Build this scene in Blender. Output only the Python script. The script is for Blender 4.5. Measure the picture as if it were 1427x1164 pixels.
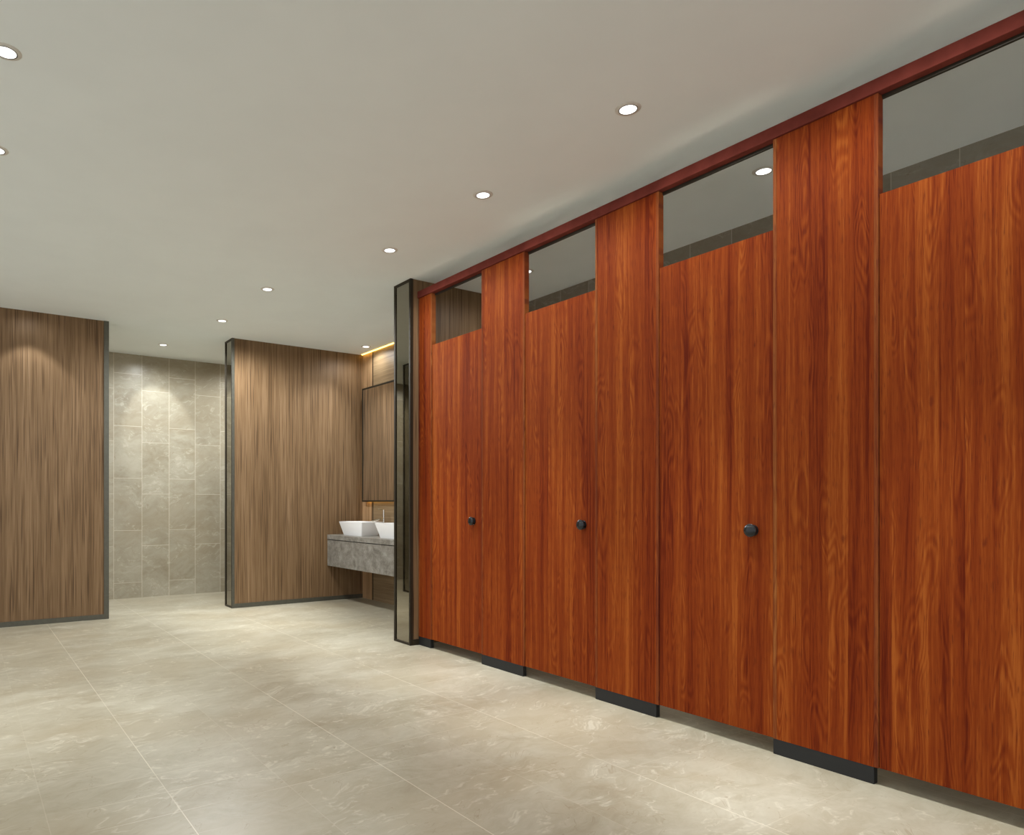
import bpy, bmesh, math, random
from mathutils import Vector

sc = bpy.context.scene
for o in list(bpy.data.objects):
    bpy.data.objects.remove(o)
C = sc.collection

# ------------------------------------------------------------------ camera
F_PX, CX, HY, YAW = 963.79, 560.0, 702.69, 0.5678      # architectural shift lens
cam_d = bpy.data.cameras.new('camera')
cam = bpy.data.objects.new('camera', cam_d); C.objects.link(cam)
cam_d.sensor_fit = 'HORIZONTAL'; cam_d.sensor_width = 36
cam_d.lens = 36 * F_PX / 1427
cam_d.shift_x = (713.5 - CX) / 1427
cam_d.shift_y = (HY - 582.0) / 1427
cam_d.clip_start = 0.05
cam.location = (0, 0, 1.1); cam.rotation_euler = (math.pi/2, 0, -YAW)
sc.camera = cam

# ------------------------------------------------------------------ world, exposure
w = bpy.data.worlds.new('world'); sc.world = w; w.use_nodes = True
bg = w.node_tree.nodes['Background']
bg.inputs[0].default_value = (0.97, 0.98, 1.0, 1); bg.inputs[1].default_value = 0.86
vs = sc.view_settings
vs.view_transform = 'Standard'; vs.look = 'None'; vs.gamma = 1.0; vs.use_curve_mapping = False
vs.exposure = 0.09

H = 2.853          # ceiling height
LAMP = 22.0          # watts of one downlight's narrow beam
WIDE = 34.0          # watts of its wide soft spill

# ------------------------------------------------------------------ helpers
def tag(o, label=None, cat=None, group=None, kind=None):
    if label: o['label'] = label
    if cat: o['category'] = cat
    if group: o['group'] = group
    if kind: o['kind'] = kind
    return o

def empty(name, loc, *a, **k):
    o = bpy.data.objects.new(name, None); C.objects.link(o)
    o.location = loc; o.empty_display_size = 0.05
    return tag(o, *a, **k)

def box(bm, x0, x1, y0, y1, z0, z1):
    v = [bm.verts.new(p) for p in ((x0,y0,z0),(x1,y0,z0),(x1,y1,z0),(x0,y1,z0),
                                   (x0,y0,z1),(x1,y0,z1),(x1,y1,z1),(x0,y1,z1))]
    for f in ((3,2,1,0),(4,5,6,7),(0,1,5,4),(1,2,6,5),(2,3,7,6),(3,0,4,7)):
        bm.faces.new([v[i] for i in f])

def B(*bs):
    bm = bmesh.new()
    for b in bs: box(bm, *b)
    return bm

def lathe(prof, axis='z', seg=40):
    """revolve a list of (radius, height); radius 0 closes the end"""
    bm = bmesh.new(); rings = []
    def P(r, h, a):
        c, s = r*math.cos(a), r*math.sin(a)
        return (c, s, h) if axis == 'z' else (-h, c, s)
    for r, h in prof:
        if r == 0: rings.append([bm.verts.new(P(0, h, 0))])
        else: rings.append([bm.verts.new(P(r, h, 2*math.pi*i/seg)) for i in range(seg)])
    for a, b in zip(rings, rings[1:]):
        for i in range(seg):
            j = (i+1) % seg
            if len(a) == 1: bm.faces.new((a[0], b[i], b[j]))
            elif len(b) == 1: bm.faces.new((a[i], b[0], a[j]))
            else: bm.faces.new((a[i], b[i], b[j], a[j]))
    bmesh.ops.recalc_face_normals(bm, faces=bm.faces)
    return bm

def tube(bm, p0, p1, r, seg=20):
    p0, p1 = Vector(p0), Vector(p1); d = (p1-p0).normalized()
    a = d.orthogonal().normalized(); b = d.cross(a)
    R = [[bm.verts.new(p + r*(math.cos(t)*a + math.sin(t)*b)) for t in
          [2*math.pi*i/seg for i in range(seg)]] for p in (p0, p1)]
    for i in range(seg):
        j = (i+1) % seg
        bm.faces.new((R[0][i], R[0][j], R[1][j], R[1][i]))
    bm.faces.new(R[0][::-1]); bm.faces.new(R[1])

def obj(name, bm, mat, parent=None, bevel=0, smooth=False, loc=None):
    me = bpy.data.meshes.new(name); bm.to_mesh(me); bm.free()
    me.materials.append(mat)
    if smooth:
        for p in me.polygons: p.use_smooth = True
        me.set_sharp_from_angle(angle=math.radians(35))
    o = bpy.data.objects.new(name, me); C.objects.link(o)
    if parent: o.parent = parent
    if loc: o.location = loc
    if bevel:
        m = o.modifiers.new('bevel', 'BEVEL'); m.width = bevel; m.segments = 2; m.limit_method = 'ANGLE'
    return o

def struct(name, bm, mat, **k):
    return tag(obj(name, bm, mat, **k), kind='structure')

def copy_tree(o, parent=None):
    c = o.copy(); C.objects.link(c); c.parent = parent
    for ch in list(o.children): copy_tree(ch, c)
    return c

# ------------------------------------------------------------------ node helper
class NB:
    def __init__(s, name):
        s.m = bpy.data.materials.new(name); s.m.use_nodes = True
        s.t = s.m.node_tree; s.N = s.t.nodes; s.L = s.t.links
        s.bsdf = s.N['Principled BSDF']
    def link(s, a, b):
        if hasattr(a, 'is_output'): s.L.new(a, b)
        else: b.default_value = a
    def math(s, op, a, b=0.0, c=None, clamp=False):
        n = s.N.new('ShaderNodeMath'); n.operation = op; n.use_clamp = clamp
        s.link(a, n.inputs[0]); s.link(b, n.inputs[1])
        if c is not None: s.link(c, n.inputs[2])
        return n.outputs[0]
    def pos(s):
        g = s.N.new('ShaderNodeNewGeometry'); x = s.N.new('ShaderNodeSeparateXYZ')
        s.L.new(g.outputs['Position'], x.inputs[0]); return x.outputs
    def vec(s, x, y, z=0.0):
        n = s.N.new('ShaderNodeCombineXYZ')
        for i, a in enumerate((x, y, z)): s.link(a, n.inputs[i])
        return n.outputs[0]
    def noise(s, v, scale=1, detail=3, rough=.55, dist=0):
        n = s.N.new('ShaderNodeTexNoise'); s.L.new(v, n.inputs['Vector'])
        n.inputs['Scale'].default_value = scale; n.inputs['Detail'].default_value = detail
        n.inputs['Roughness'].default_value = rough; n.inputs['Distortion'].default_value = dist
        return n.outputs[0]
    def white(s, v):
        n = s.N.new('ShaderNodeTexWhiteNoise'); n.noise_dimensions = '3D'; s.L.new(v, n.inputs['Vector'])
        return n.outputs['Value'], n.outputs['Color']
    def rng(s, v, a, b, c=0.0, d=1.0):
        n = s.N.new('ShaderNodeMapRange'); n.clamp = True; n.interpolation_type = 'SMOOTHSTEP'
        s.link(v, n.inputs[0])
        for i, q in enumerate((a, b, c, d)): n.inputs[i+1].default_value = q
        return n.outputs[0]
    def mix(s, f, a, b, mode='MIX'):
        n = s.N.new('ShaderNodeMix'); n.data_type = 'RGBA'; n.blend_type = mode
        s.link(f, n.inputs[0])
        s.link(a if hasattr(a, 'is_output') else (*a, 1), n.inputs[6])
        s.link(b if hasattr(b, 'is_output') else (*b, 1), n.inputs[7])
        return n.outputs[2]
    def ramp(s, v, stops):
        n = s.N.new('ShaderNodeValToRGB'); e = n.color_ramp.elements
        while len(e) < len(stops): e.new(.5)
        for k, (p, c) in zip(e, stops): k.position = p; k.color = (*c, 1)
        s.link(v, n.inputs[0]); return n.outputs[0]
    def bump(s, hgt, strength=.1, dist=.002):
        n = s.N.new('ShaderNodeBump'); n.inputs['Strength'].default_value = strength
        n.inputs['Distance'].default_value = dist
        s.L.new(hgt, n.inputs['Height']); s.L.new(n.outputs[0], s.bsdf.inputs['Normal'])
    def out(s, col, rough=.5, spec=.5, metal=0):
        i = s.bsdf.inputs
        s.link(col if hasattr(col, 'is_output') else (*col, 1), i['Base Color'])
        s.link(rough, i['Roughness']); i['Specular IOR Level'].default_value = spec
        i['Metallic'].default_value = metal
        return s.m

def plain(name, col, rough=.5, metal=0, spec=.5, mottle=.06, scale=30):
    b = NB(name); x, y, z = b.pos()
    n = b.noise(b.vec(x, y, z), scale, 3)
    c = b.mix(b.rng(n, .3, .7), tuple(k*(1-mottle) for k in col), tuple(min(1, k*(1+mottle)) for k in col))
    return b.out(c, rough, spec, metal)

# ------------------------------------------------------------------ materials
def red_wood(name, gain=1.0, hue=(1, 1, 1)):
    b = NB(name); x, y, z = b.pos()
    wob = b.math('MULTIPLY', b.math('SUBTRACT', b.noise(b.vec(b.math('MULTIPLY', y, 1.3), b.math('MULTIPLY', z, .5), 3.1), 2, 2), .5), .03)
    p = b.math('ADD', y, wob)
    # boards of the veneer, each a tone of its own
    pid = b.math('FLOOR', b.math('MULTIPLY', y, 13.0)); wv, wc = b.white(b.vec(pid, 5.0, 2.0))
    broad = b.noise(b.vec(b.math('MULTIPLY', p, 22), b.math('MULTIPLY', z, .55), b.math('MULTIPLY', wv, 6)), 1, 3, .55)
    mid = b.noise(b.vec(b.math('MULTIPLY', p, 95), b.math('MULTIPLY', z, 1.3), 7.0), 1, 3, .6)
    fine = b.noise(b.vec(b.math('MULTIPLY', p, 420), b.math('MULTIPLY', z, 9), 1.0), 1, 2, .6)
    # cathedral grain: contour lines of a long narrow noise field
    fld = b.noise(b.vec(b.math('MULTIPLY', p, 11), b.math('MULTIPLY', z, 1.5), b.math('MULTIPLY', wv, 20)), 1, 1, .4, .25)
    ring = b.math('SINE', b.math('MULTIPLY', fld, 120.0))
    rm = b.rng(fld, .47, .62)
    tone = b.math('ADD', b.math('MULTIPLY', broad, .75), b.math('MULTIPLY', mid, .55))
    tone = b.math('ADD', tone, b.math('MULTIPLY', fine, .42))
    tone = b.math('ADD', tone, b.math('MULTIPLY', wv, .13))
    tone = b.math('ADD', tone, b.math('MULTIPLY', b.math('MULTIPLY', ring, rm), .075))
    tone = b.math('SUBTRACT', tone, .42, clamp=True)
    g = lambda c: tuple(k*gain*h for k, h in zip(c, hue))
    col = b.ramp(tone, [(.27, g((.100, .012, .0035))), (.44, g((.180, .029, .0055))),
                        (.58, g((.235, .047, .0075))), (.74, g((.330, .085, .0140)))])
    # pores and small knots
    pore = b.noise(b.vec(b.math('MULTIPLY', p, 300), b.math('MULTIPLY', z, 14), 9.0), 1, 1, .5)
    col = b.mix(b.rng(pore, .60, .72, 0, .6), col, g((.085, .012, .006)))
    knot = b.noise(b.vec(b.math('MULTIPLY', y, 24), b.math('MULTIPLY', z, 9), 4.0), 1, 2, .5)
    col = b.mix(b.rng(knot, .70, .80, 0, .6), col, g((.100, .014, .006)))
    b.bump(fine, .06, .001)
    return b.out(col, .6, .05)

def brown_wood(name, axis='x', gain=1.0, horiz=False):
    b = NB(name); x, y, z = b.pos()
    p = {'x': x, 'y': y}[axis]; q = z
    if horiz: p, q = z, p
    broad = b.noise(b.vec(b.math('MULTIPLY', p, 9), b.math('MULTIPLY', q, .35), 2.0), 1, 3, .6)
    mid = b.noise(b.vec(b.math('MULTIPLY', p, 48 if not horiz else 26), b.math('MULTIPLY', q, .6), 5.0), 1, 3, .6)
    fine = b.noise(b.vec(b.math('MULTIPLY', p, 190), b.math('MULTIPLY', q, 2.4), 8.0), 1, 2, .6)
    tone = b.math('ADD', b.math('MULTIPLY', broad, .40), b.math('MULTIPLY', mid, .70))
    tone = b.math('ADD', tone, b.math('MULTIPLY', fine, .65))
    tone = b.math('SUBTRACT', tone, .375, clamp=True)
    if horiz:
        col = b.ramp(tone, [(.25, (.15, .095, .048)), (.5, (.25, .17, .092)), (.8, (.33, .24, .14))])
    else:
        g = lambda c: tuple(k*gain for k in c)
        col = b.ramp(tone, [(.28, g((.100, .056, .025))), (.45, g((.180, .108, .053))),
                            (.58, g((.230, .142, .074))), (.78, g((.310, .200, .112)))])
        dark = b.noise(b.vec(b.math('MULTIPLY', p, 85), b.math('MULTIPLY', q, 1.5), 11.0), 1, 1, .5)
        col = b.mix(b.rng(dark, .58, .70, 0, .75), col, g((.066, .034, .015)))
    b.bump(fine, .05, .001)
    return b.out(col, .5, .25)

def marble(name, ax, cellx, cellz, x0, z0, stag=0.0, gain=1.0, floor=False):
    b = NB(name); x, y, z = b.pos()
    p, q = {'floor': (x, y), 'y': (y, z), 'x': (x, z)}[ax]
    cx = b.math('DIVIDE', b.math('SUBTRACT', p, x0), cellx)
    ix = b.math('FLOOR', cx); fx = b.math('SUBTRACT', cx, ix)
    par = b.math('PINGPONG', ix, 1.0)
    cz = b.math('DIVIDE', b.math('SUBTRACT', b.math('SUBTRACT', q, z0), b.math('MULTIPLY', par, stag)), cellz)
    iz = b.math('FLOOR', cz); fz = b.math('SUBTRACT', cz, iz)
    wv, wc = b.white(b.vec(ix, iz, 3.0))
    off = b.math('MULTIPLY', wv, .35 if floor else 7.0)
    s = 1.0
    # clouds stretched along the room width, warped
    warp = b.noise(b.vec(p, q, off), 2.2, 3, .6)
    pw = b.math('ADD', p, b.math('MULTIPLY', warp, .35)); qw = b.math('ADD', q, b.math('MULTIPLY', warp, .35))
    cloud = b.noise(b.vec(b.math('MULTIPLY', pw, 2.0), b.math('MULTIPLY', qw, 3.6), off), 1, 6, .66)
    fine = b.noise(b.vec(b.math('MULTIPLY', pw, 14), b.math('MULTIPLY', qw, 26), off), 1, 5, .7)
    v1 = b.noise(b.vec(b.math('MULTIPLY', pw, 1.6), b.math('MULTIPLY', qw, 3.0), off), 1, 5, .6, .35)
    v2 = b.noise(b.vec(b.math('MULTIPLY', pw, 3.4), b.math('MULTIPLY', qw, 4.0), b.math('ADD', off, 9)), 1, 4, .6, .8)
    vein = b.rng(b.math('ABSOLUTE', b.math('SUBTRACT', v1, .5)), .0, .016, 1, 0)
    dvein = b.rng(b.math('ABSOLUTE', b.math('SUBTRACT', v2, .47)), .0, .008, 1, 0)
    patch = b.rng(b.noise(b.vec(b.math('MULTIPLY', pw, 2.6), b.math('MULTIPLY', qw, 5.5), b.math('ADD', off, 4)), 1, 4, .55), .60, .68)
    g = lambda c: tuple(k*gain*t for k, t in zip(c, (1, .985, .93)))
    tone = b.math('ADD', b.math('MULTIPLY', cloud, .70), b.math('MULTIPLY', fine, .30))
    col = b.ramp(tone, [(.30, g((.290, .246, .176))), (.46, g((.385, .352, .276))), (.62, g((.470, .442, .368)))])
    col = b.mix(b.math('MULTIPLY', patch, .28), col, g((.60, .58, .50)))
    low = b.noise(b.vec(b.math('MULTIPLY', pw, .9), b.math('MULTIPLY', qw, 1.5), 17.0), 1, 4, .6)
    col = b.mix(b.rng(low, .45, .62, 0, .45), col, g((.36, .305, .215)))
    brk = b.rng(fine, .42, .6)
    col = b.mix(b.math('MULTIPLY', b.math('MULTIPLY', vein, brk), .45), col, g((.66, .63, .54)))
    col = b.mix(b.math('MULTIPLY', b.math('MULTIPLY', dvein, brk), .5), col, g((.25, .19, .12)))
    col = b.mix(b.math('MULTIPLY', wv, .03 if floor else .09), col, g((.62, .59, .52)))
    # grout, a little lighter than the stone
    gw = .0017 if floor else .0022
    ex = b.math('MULTIPLY', b.math('MINIMUM', fx, b.math('SUBTRACT', 1.0, fx)), cellx)
    ez = b.math('MULTIPLY', b.math('MINIMUM', fz, b.math('SUBTRACT', 1.0, fz)), cellz)
    lx = b.math('LESS_THAN', ex, gw)
    lz = b.math('LESS_THAN', ez, gw)
    if floor:                                   # every second long joint is tighter and fainter
        half = b.math('PINGPONG', b.math('ROUND', cx), 1.0)
        lx = b.math('MULTIPLY', lx, b.math('MULTIPLY', b.rng(b.noise(b.vec(p, q, 31.0), 1.3, 1), .35, .6, .5, 1.0), b.math('SUBTRACT', .7, b.math('MULTIPLY', half, .55))))
        lz = b.math('MULTIPLY', lz, b.rng(b.noise(b.vec(p, q, 13.0), 1.3, 1), .45, .65, 0, .45))
    else:
        lx = b.math('MULTIPLY', lx, .9); lz = b.math('MULTIPLY', lz, .8)
    col = b.mix(b.math('MAXIMUM', lx, lz), col, g((.74, .70, .60)))
    b.bump(fine, .03, .001)
    return b.out(col, .33 if floor else .30, .35)

def grey_stone(name):
    b = NB(name); x, y, z = b.pos()
    wrp = b.noise(b.vec(x, y, z), 5, 3)
    v = b.vec(b.math('ADD', x, b.math('MULTIPLY', wrp, .25)), b.math('ADD', y, b.math('MULTIPLY', wrp, .25)), b.math('MULTIPLY', z, 1.2))
    c1 = b.noise(v, 9, 6, .68); c2 = b.noise(v, 5, 5, .6, 1.0)
    vein = b.rng(b.math('ABSOLUTE', b.math('SUBTRACT', c2, .5)), 0, .02, 1, 0)
    col = b.ramp(c1, [(.3, (.115, .105, .088)), (.5, (.215, .200, .175)), (.7, (.33, .315, .285))])
    col = b.mix(b.math('MULTIPLY', vein, .35), col, (.46, .44, .40))
    return b.out(col, .35, .4)

def emission(name, col, strength):
    m = bpy.data.materials.new(name); m.use_nodes = True; t = m.node_tree
    t.nodes.remove(t.nodes['Principled BSDF'])
    e = t.nodes.new('ShaderNodeEmission'); e.inputs[0].default_value = (*col, 1); e.inputs[1].default_value = strength
    t.links.new(e.outputs[0], t.nodes['Material Output'].inputs[0]); return m

M = dict(
    ceiling=plain('ceiling_paint', (.88, .945, .955), .9, spec=.1, mottle=.01, scale=3),
    red=red_wood('red_oak_laminate', 1.08),
    profile=red_wood('laminate_edge_profile', 1.02, (1.0, 1.4, 2.3)),
    header=plain('header_paint', (.165, .036, .026), .7, spec=.05, mottle=.16, scale=8),
    wood_x=brown_wood('walnut_panelling', 'x'),
    wood_y=brown_wood('walnut_panelling_lit', 'y', 2.0),  # same walnut, brightened: warm strip light on the basin wall put into the colour
    wood_h=brown_wood('horizontal_veneer', 'y', horiz=True),
    floor=marble('marble_floor', 'floor', .4135, .198, .6666, 1.918-.198*5, floor=True, gain=1.0),
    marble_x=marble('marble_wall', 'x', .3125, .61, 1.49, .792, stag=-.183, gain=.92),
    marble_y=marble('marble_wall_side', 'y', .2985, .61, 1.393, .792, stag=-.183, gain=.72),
    bronze=plain('dark_bronze_metal', (.034, .026, .016), .5, metal=.3, spec=.3),
    steel=plain('grey_green_metal_trim', (.115, .112, .090), .40, metal=.5),
    smoke=plain('bronze_tinted_mirror', (.315, .290, .240), .025, metal=1, mottle=0),
    mirror=plain('silvered_mirror', (.78, .77, .74), .01, metal=1, mottle=0),
    black=plain('black_plinth', (.008, .0085, .009), .6, mottle=.1),
    knob=plain('black_knob_plastic', (.010, .011, .012), .22),
    stone=grey_stone('grey_marble'),
    ceramic=plain('white_ceramic', (.90, .90, .90), .12, mottle=0),
    chrome=plain('polished_steel', (.80, .77, .70), .16, metal=1, mottle=0),
    ring=plain('downlight_ring', (.68, .67, .62), .5),
    bezel=plain('downlight_bezel', (.05, .045, .04), .5),
    lens=emission('downlight_lens', (1.0, .975, .93), 2.2),
    led=emission('warm_led', (1.0, .60, .12), 7.5),
)

# ------------------------------------------------------------------ the room
XL, YB = -2.8, -3.0
XP = 3.019                     # front of the cubicle row
struct('floor', B((XL, 4.4, YB, 8.75, -.1, 0)), M['floor'])
struct('ceiling', B((XL, 4.4, YB, 8.75, H, H+.1)), M['ceiling'])
struct('wall_far', B((XL, 4.4, 8.523, 8.75, 0, H)), M['marble_x'])
struct('wall_right', B((4.145, 4.4, YB, 8.523, 0, H)), M['marble_y'])

def capped_wall(name, x0, x1, y0, y1, cap, front_edge=.04, base=.045):
    """wood-panelled wall (front faces -Y) whose free end is capped with tinted mirror in a metal frame"""
    wl = struct(name, B((x0, x1, y0, y1, 0, H)), M['wood_x'])
    s = -1 if cap == 'left' else 1
    xe = x0 if cap == 'left' else x1
    a = .016; t = .014
    lo, hi = (xe-t, xe) if s < 0 else (xe, xe+t)
    g0, g1 = (xe-.006, xe) if s < 0 else (xe, xe+.006)
    tag(obj('mirror_panel', B((g0, g1, y0+a, y1-a, a, H-a)), M['smoke'], wl), 'bronze tinted mirror')
    tag(obj('mirror_frame', B((lo, hi, y0-.004, y0+a, 0, H), (lo, hi, y1-a, y1+.004, 0, H),
        (lo, hi, y0+a, y1-a, 0, a), (lo, hi, y0+a, y1-a, H-a, H)), M['bronze'], wl), 'dark bronze frame')
    return wl

wl = capped_wall('wall_left', -1.1, 1.185, 7.113, 7.336, 'right')
tag(obj('metal_trim', B((-1.1, 1.155, 7.105, 7.113, 0, .046), (1.155, 1.199, 7.103, 7.113, 0, H)), M['steel'], wl), 'grey metal edging')
wm = capped_wall('wall_middle', 2.424, 4.145, 7.113, 7.336, 'left')
tag(obj('metal_trim', B((2.437, 3.986, 7.105, 7.113, 0, .046), (2.41, 2.437, 7.105, 7.113, 0, H)), M['steel'], wm), 'grey metal edging')
wp = capped_wall('wall_cubicle_end', 2.955, 4.145, 4.493, 4.725, 'left')
tag(obj('metal_trim', B((2.941, 2.966, 4.487, 4.493, 0, H), (2.966, 3.06, 4.485, 4.493, 0, .045)), M['bronze'], wp), 'dark bronze edging')

wb = struct('wall_basin', B((3.986, 4.145, 4.725, 7.113, 0, H)), M['wood_y'])
obj('veneer_panel', B((3.978, 3.986, 4.725, 6.845, 0, H)), M['wood_h'], wb)
obj('joint_trim', B((3.975, 3.986, 6.845, 6.861, 0, H)), M['bronze'], wb)
struct('wall_passage', B((3.986, 4.145, 7.336, 8.523, 0, H)), M['marble_y'])

# ------------------------------------------------------------------ cubicle fronts
PT = .030
def partition_panel(ya, yb, label):
    """fixed panel; ya near edge, yb far edge; origin on the floor at its near corner"""
    t = empty('partition_panel', (XP, ya, 0), label, 'partition', 'fixed panels between the cubicle doors')
    L = yb - ya; e = .016
    obj('board', B((0, PT, e, L-e, .068, 2.706)), M['red'], t)
    for y0, y1 in ((0, e), (L-e, L)):
        obj('edge_profile', B((-.0015, PT+.008, y0, y1, .068, 2.706)), M['profile'], t, bevel=.0015)
    tag(obj('plinth', B((.001, PT, e, L, 0, .068)), M['black'], t, bevel=.001), 'black plinth')
    return t
partition_panel(4.310, 4.489, 'narrow red-brown wood panel at the far end of the row, against the mirrored pillar')
partition_panel(3.283, 3.714, 'red-brown wood panel between the farthest and second farthest cubicle doors')
partition_panel(2.282, 2.703, 'red-brown wood panel between the two middle cubicle doors, on a black plinth')
partition_panel(1.275, 1.690, 'widest looking full-height wood panel, left of the nearest cubicle door')
partition_panel(0.240, 0.655, 'red-brown wood panel beyond the right edge, right of the nearest door')

def knob_on(parent, y, z):
    prof = [(0, 0), (.026, 0), (.026, .003), (.019, .005), (.0175, .009), (.0225, .012), (.0275, .016),
            (.0295, .021), (.0290, .026), (.0245, .030), (.013, .0325), (0, .033)]
    k = obj('door_knob', lathe(prof, 'x', 36), M['knob'], parent, smooth=True, loc=(0, y, z))
    return tag(k, 'round black knob')

def cubicle_door(ya, yb, label):
    t = empty('cubicle_door', (XP+.003, ya, 0), label, 'door', 'cubicle doors')
    L = yb - ya; g = .002
    obj('door_leaf', B((0, .020, g, L-g, .069, 2.310)), M['red'], t, bevel=.001)
    knob_on(t, .094, .981)
    for z in (.30, 1.2, 2.05):
        obj('hinge', B((.020, .026, L-.055, L-.004, z, z+.09)), M['steel'], t)
    return t
cubicle_door(3.714, 4.310, 'farthest cubicle door, tall orange-brown wood with open gap above, next to the pillar')
cubicle_door(2.703, 3.283, 'second farthest cubicle door, orange-brown wood with a small black knob')
cubicle_door(1.690, 2.282, 'middle cubicle door with the largest visible black knob and a ceiling lamp above its gap')
cubicle_door(0.655, 1.275, 'nearest cubicle door, cut off by the right edge, no knob in view')

hr = empty('header_rail', (XP, 0, 2.707), 'long dark red rail running along the top of all the cubicle panels', 'rail')
obj('rail', B((-.010, .040, .235, 4.492, .0, .054)), M['header'], hr, bevel=.002)
obj('rail_lip', B((.030, .042, .235, 4.492, -.014, 0)), M['bronze'], hr)

# ------------------------------------------------------------------ washbasin area
vt = empty('vanity_unit', (3.527, 4.74, .40), 'wall-hung grey marble vanity front below the stone countertop', 'vanity')
obj('carcass', B((.008, .420, 0, 2.36, .0, .292)), M['stone'], vt)
ln = 2.368/3
for i in range(3):
    obj('drawer_front', B((0, .008, i*ln+.001, (i+1)*ln-.001, .0, .292)), M['stone'], vt)
ct = obj('stone_countertop', B((3.521, 3.976, 4.728, 7.104, .700, .753)), M['stone'], bevel=.002)
tag(ct, 'grey marble countertop slab carrying the white washbasins', 'countertop')
obj('shadow_gap', B((3.545, 3.97, 4.74, 7.10, .692, .700)), M['black'], ct)

def basin(yc, label):
    t = empty('washbasin', (3.735, yc, .7535), label, 'washbasin', 'white vessel basins')
    bm = bmesh.new()
    def ring(hx, hy, z, r=.012):
        pts = []
        for sx, sy, a0 in ((1, 1, 0), (-1, 1, 90), (-1, -1, 180), (1, -1, 270)):
            for k in range(4):
                a = math.radians(a0 + 30*k)
                pts.append(bm.verts.new((sx*(hx-r)+r*math.cos(a), sy*(hy-r)+r*math.sin(a), z)))
        return pts
    R = [ring(.105, .205, 0), ring(.135, .265, .146), ring(.135, .265, .150), ring(.129, .259, .152),
         ring(.125, .255, .149), ring(.10, .215, .045, .03), ring(.07, .16, .030, .04)]
    for a, c in zip(R, R[1:]):
        for i in range(16):
            j = (i+1) % 16; bm.faces.new((a[i], a[j], c[j], c[i]))
    bm.faces.new(R[0][::-1]); bm.faces.new(R[-1])
    obj('bowl', bm, M['ceramic'], t, smooth=True)
    dr = obj('drain', lathe([(0, .0), (.02, 0), (.02, .004), (.016, .006), (0, .006)], 'z', 24), M['chrome'], t, smooth=True, loc=(0, 0, .0305))
    return t
basin(6.705, 'white angular washbasin at the far end of the counter, beside the wood wall')
basin(5.905, 'white angular washbasin partly hidden by the mirrored pillar')

fc = empty('basin_faucet', (3.905, 6.487, .7535), 'slim polished column tap behind the white basins, under the mirror', 'tap')
bm = bmesh.new(); tube(bm, (0, 0, 0), (0, 0, .006), .024); tube(bm, (0, 0, .004), (0, 0, .285), .0125)
obj('column', bm, M['chrome'], fc, smooth=True)
bm = bmesh.new(); tube(bm, (0, 0, .195), (-.150, 0, .160), .009)
obj('spout', bm, M['chrome'], fc, smooth=True)
bm = bmesh.new(); tube(bm, (.012, 0, .283), (-.085, 0, .288), .005)
obj('lever', bm, M['chrome'], fc, smooth=True)

mr = empty('wall_mirror', (3.93, 4.76, 1.125), 'large framed mirror with warm light below its edge, above the vanity, reflecting wood panelling', 'mirror')
ML, MH = 2.255, 1.312; f = .018
tag(obj('frame', B((-.004, .03, 0, ML, 0, f), (-.004, .03, 0, ML, MH-f, MH), (-.004, .03, 0, f, f, MH-f),
        (-.004, .03, ML-f, ML, f, MH-f)), M['bronze'], mr), 'dark bronze frame')
obj('glass', B((0, .028, f, ML-f, f, MH-f)), M['mirror'], mr)
obj('led_strip', B((.031, .040, .03, ML-.02, .015, .035)), M['led'], mr)

cv = obj('cove_light_strip', B((3.962, 3.976, 4.76, 7.09, H-.006, H-.0005)), M['led'])
tag(cv, 'thin warm light strip along the ceiling edge above the mirror wall', 'light strip')

# ------------------------------------------------------------------ downlights
def make_downlight():
    t = empty('downlight', (0, 0, H))
    obj('trim_ring', lathe([(.0405, -.001), (.041, -.004), (.052, -.003), (.056, 0), (.0405, 0)], 'z', 48), M['ring'], t, smooth=True)
    obj('bezel', lathe([(.0365, -.001), (.037, -.0045), (.041, -.0045), (.041, -.001), (.0365, -.001)], 'z', 48), M['bezel'], t, smooth=True)
    obj('lens', lathe([(0, -.004), (.0368, -.004), (.0368, -.0005), (0, -.0005)], 'z', 48), M['lens'], t)
    return t
def spot(x, y, watts, size=85, blend=1.0, wide=None, aim=(0, 0), z=H-.012, rad=.03, col=(.955, .985, .99)):
    if wide is None: wide = WIDE*watts/LAMP
    d = bpy.data.lights.new('downlight_beam', 'SPOT'); d.energy = watts; d.spot_size = math.radians(size)
    d.spot_blend = blend; d.shadow_soft_size = rad; d.color = col
    o = bpy.data.objects.new('downlight_beam', d); C.objects.link(o); o.location = (x, y, z)
    o.rotation_euler = Vector((aim[0], aim[1], -1)).to_track_quat('-Z', 'Y').to_euler()
    if wide:
        d = bpy.data.lights.new('downlight_spill', 'SPOT'); d.energy = wide; d.spot_size = math.radians(172)
        d.spot_blend = .5; d.shadow_soft_size = rad; d.color = col
        o = bpy.data.objects.new('downlight_spill', d); C.objects.link(o); o.location = (x, y, z)
GA, GB, GC = 'downlights along the cubicle row', 'downlights in the left of the room', 'downlights over the cubicles'
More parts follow.
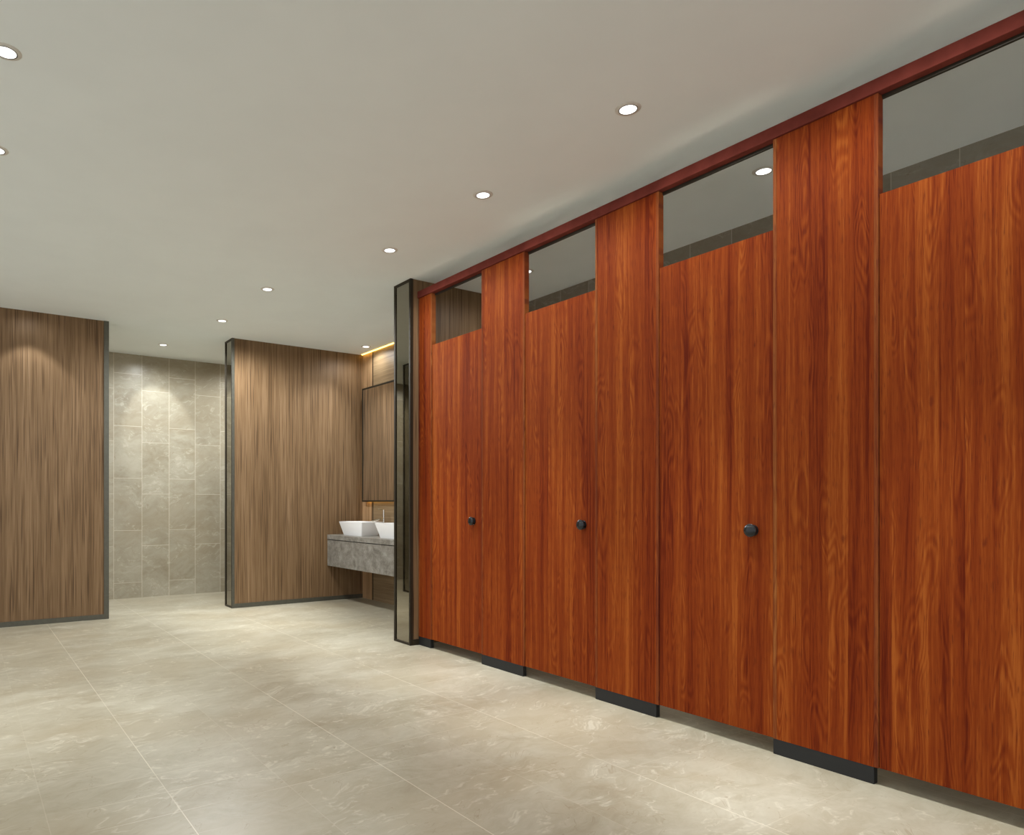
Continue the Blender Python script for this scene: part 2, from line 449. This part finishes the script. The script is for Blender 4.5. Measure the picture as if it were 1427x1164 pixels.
lights = [
    (2.495, 2.046, 'largest ceiling downlight beside the cubicles, near the top right', GA, 190, 41, 1, 27, (.04, 0)),
    (2.495, 3.056, 'second ceiling downlight along the cubicle row, above the far doors', GA, 190, 41, 1, 27, (.04, 0)),
    (2.495, 4.067, 'third ceiling downlight along the cubicle row, just left of the mirrored pillar top', GA, 200, 41, 1, 30, (.04, 0)),
    (2.108, 5.341, 'ceiling downlight in the middle of the room, left of the mirrored pillar', None, 210, 41, 1, 76, (.08, 0)),
    (2.106, 6.494, 'ceiling downlight just above the left edge of the middle wood wall', None, 230, 42, 1, 150, (.1, 0)),
    (1.878, 7.821, 'small ceiling downlight in front of the marble wall', None, 38, 47, .4, LAMP*1.7, (.13, .93)),
    (3.799, 6.698, 'small ceiling downlight in the corner above the mirror', None, 60, 70, 1, 14, (-.5, .25)),
    (0.147, 3.083, 'large ceiling downlight cut by the left edge, near the top left corner', GB, LAMP*.5, 85, 1),
    (0.147, 3.962, 'ceiling downlight barely showing at the left edge, below the larger one', GB, 130, 42, 1, 20),
    (3.560, 2.043, 'downlight seen through the gap above the middle cubicle door', GC, 2200, 20, 1, 0, (.08, 0)),
    (3.590, 3.885, 'tiny downlight seen at the edge of the gap above the second farthest door', GC, 900, 20, 1, 11, (.08, 0)),
]
proto = None
for x, y, lab, grp, wt, size, bl, *wd in lights:
    if proto is None: proto = make_downlight(); o = proto
    else: o = copy_tree(proto)
    o.location = (x, y, H); tag(o, lab, 'ceiling light')
    if 'group' in o: del o['group']
    if grp: o['group'] = grp
    spot(x, y, wt, size, bl, *wd)
# beams without fittings: hidden row lamps, the left wall's scallop, added fill at left
for x, y, wt, size, bl, *wd in [(2.495, 1.035, 210, 41, 1, 27, (.04, 0)), (2.495, .02, LAMP*.5, 85, 1), (.147, 2.05, LAMP*.4, 85, 1), (.147, 1.0, LAMP*.3, 85, 1),
                           (.52, 6.85, LAMP*1.0, 83, .25, 2), (-1.2, 5.0, LAMP, 85, 1), (3.64, 2.98, 2200, 20, 1, 0, (.08, 0)), (3.62, 1.04, 700, 20, 1, 0, (.08, 0)),
                           (3.75, 5.6, LAMP*.35, 80, 1, 8), (3.2, 7.9, LAMP*1.5, 110, .6), (.2, 7.9, LAMP*1.6, 110, .6), (.147, 4.9, LAMP*.9, 85, 1)]:
    spot(x, y, wt, size, bl, *wd)
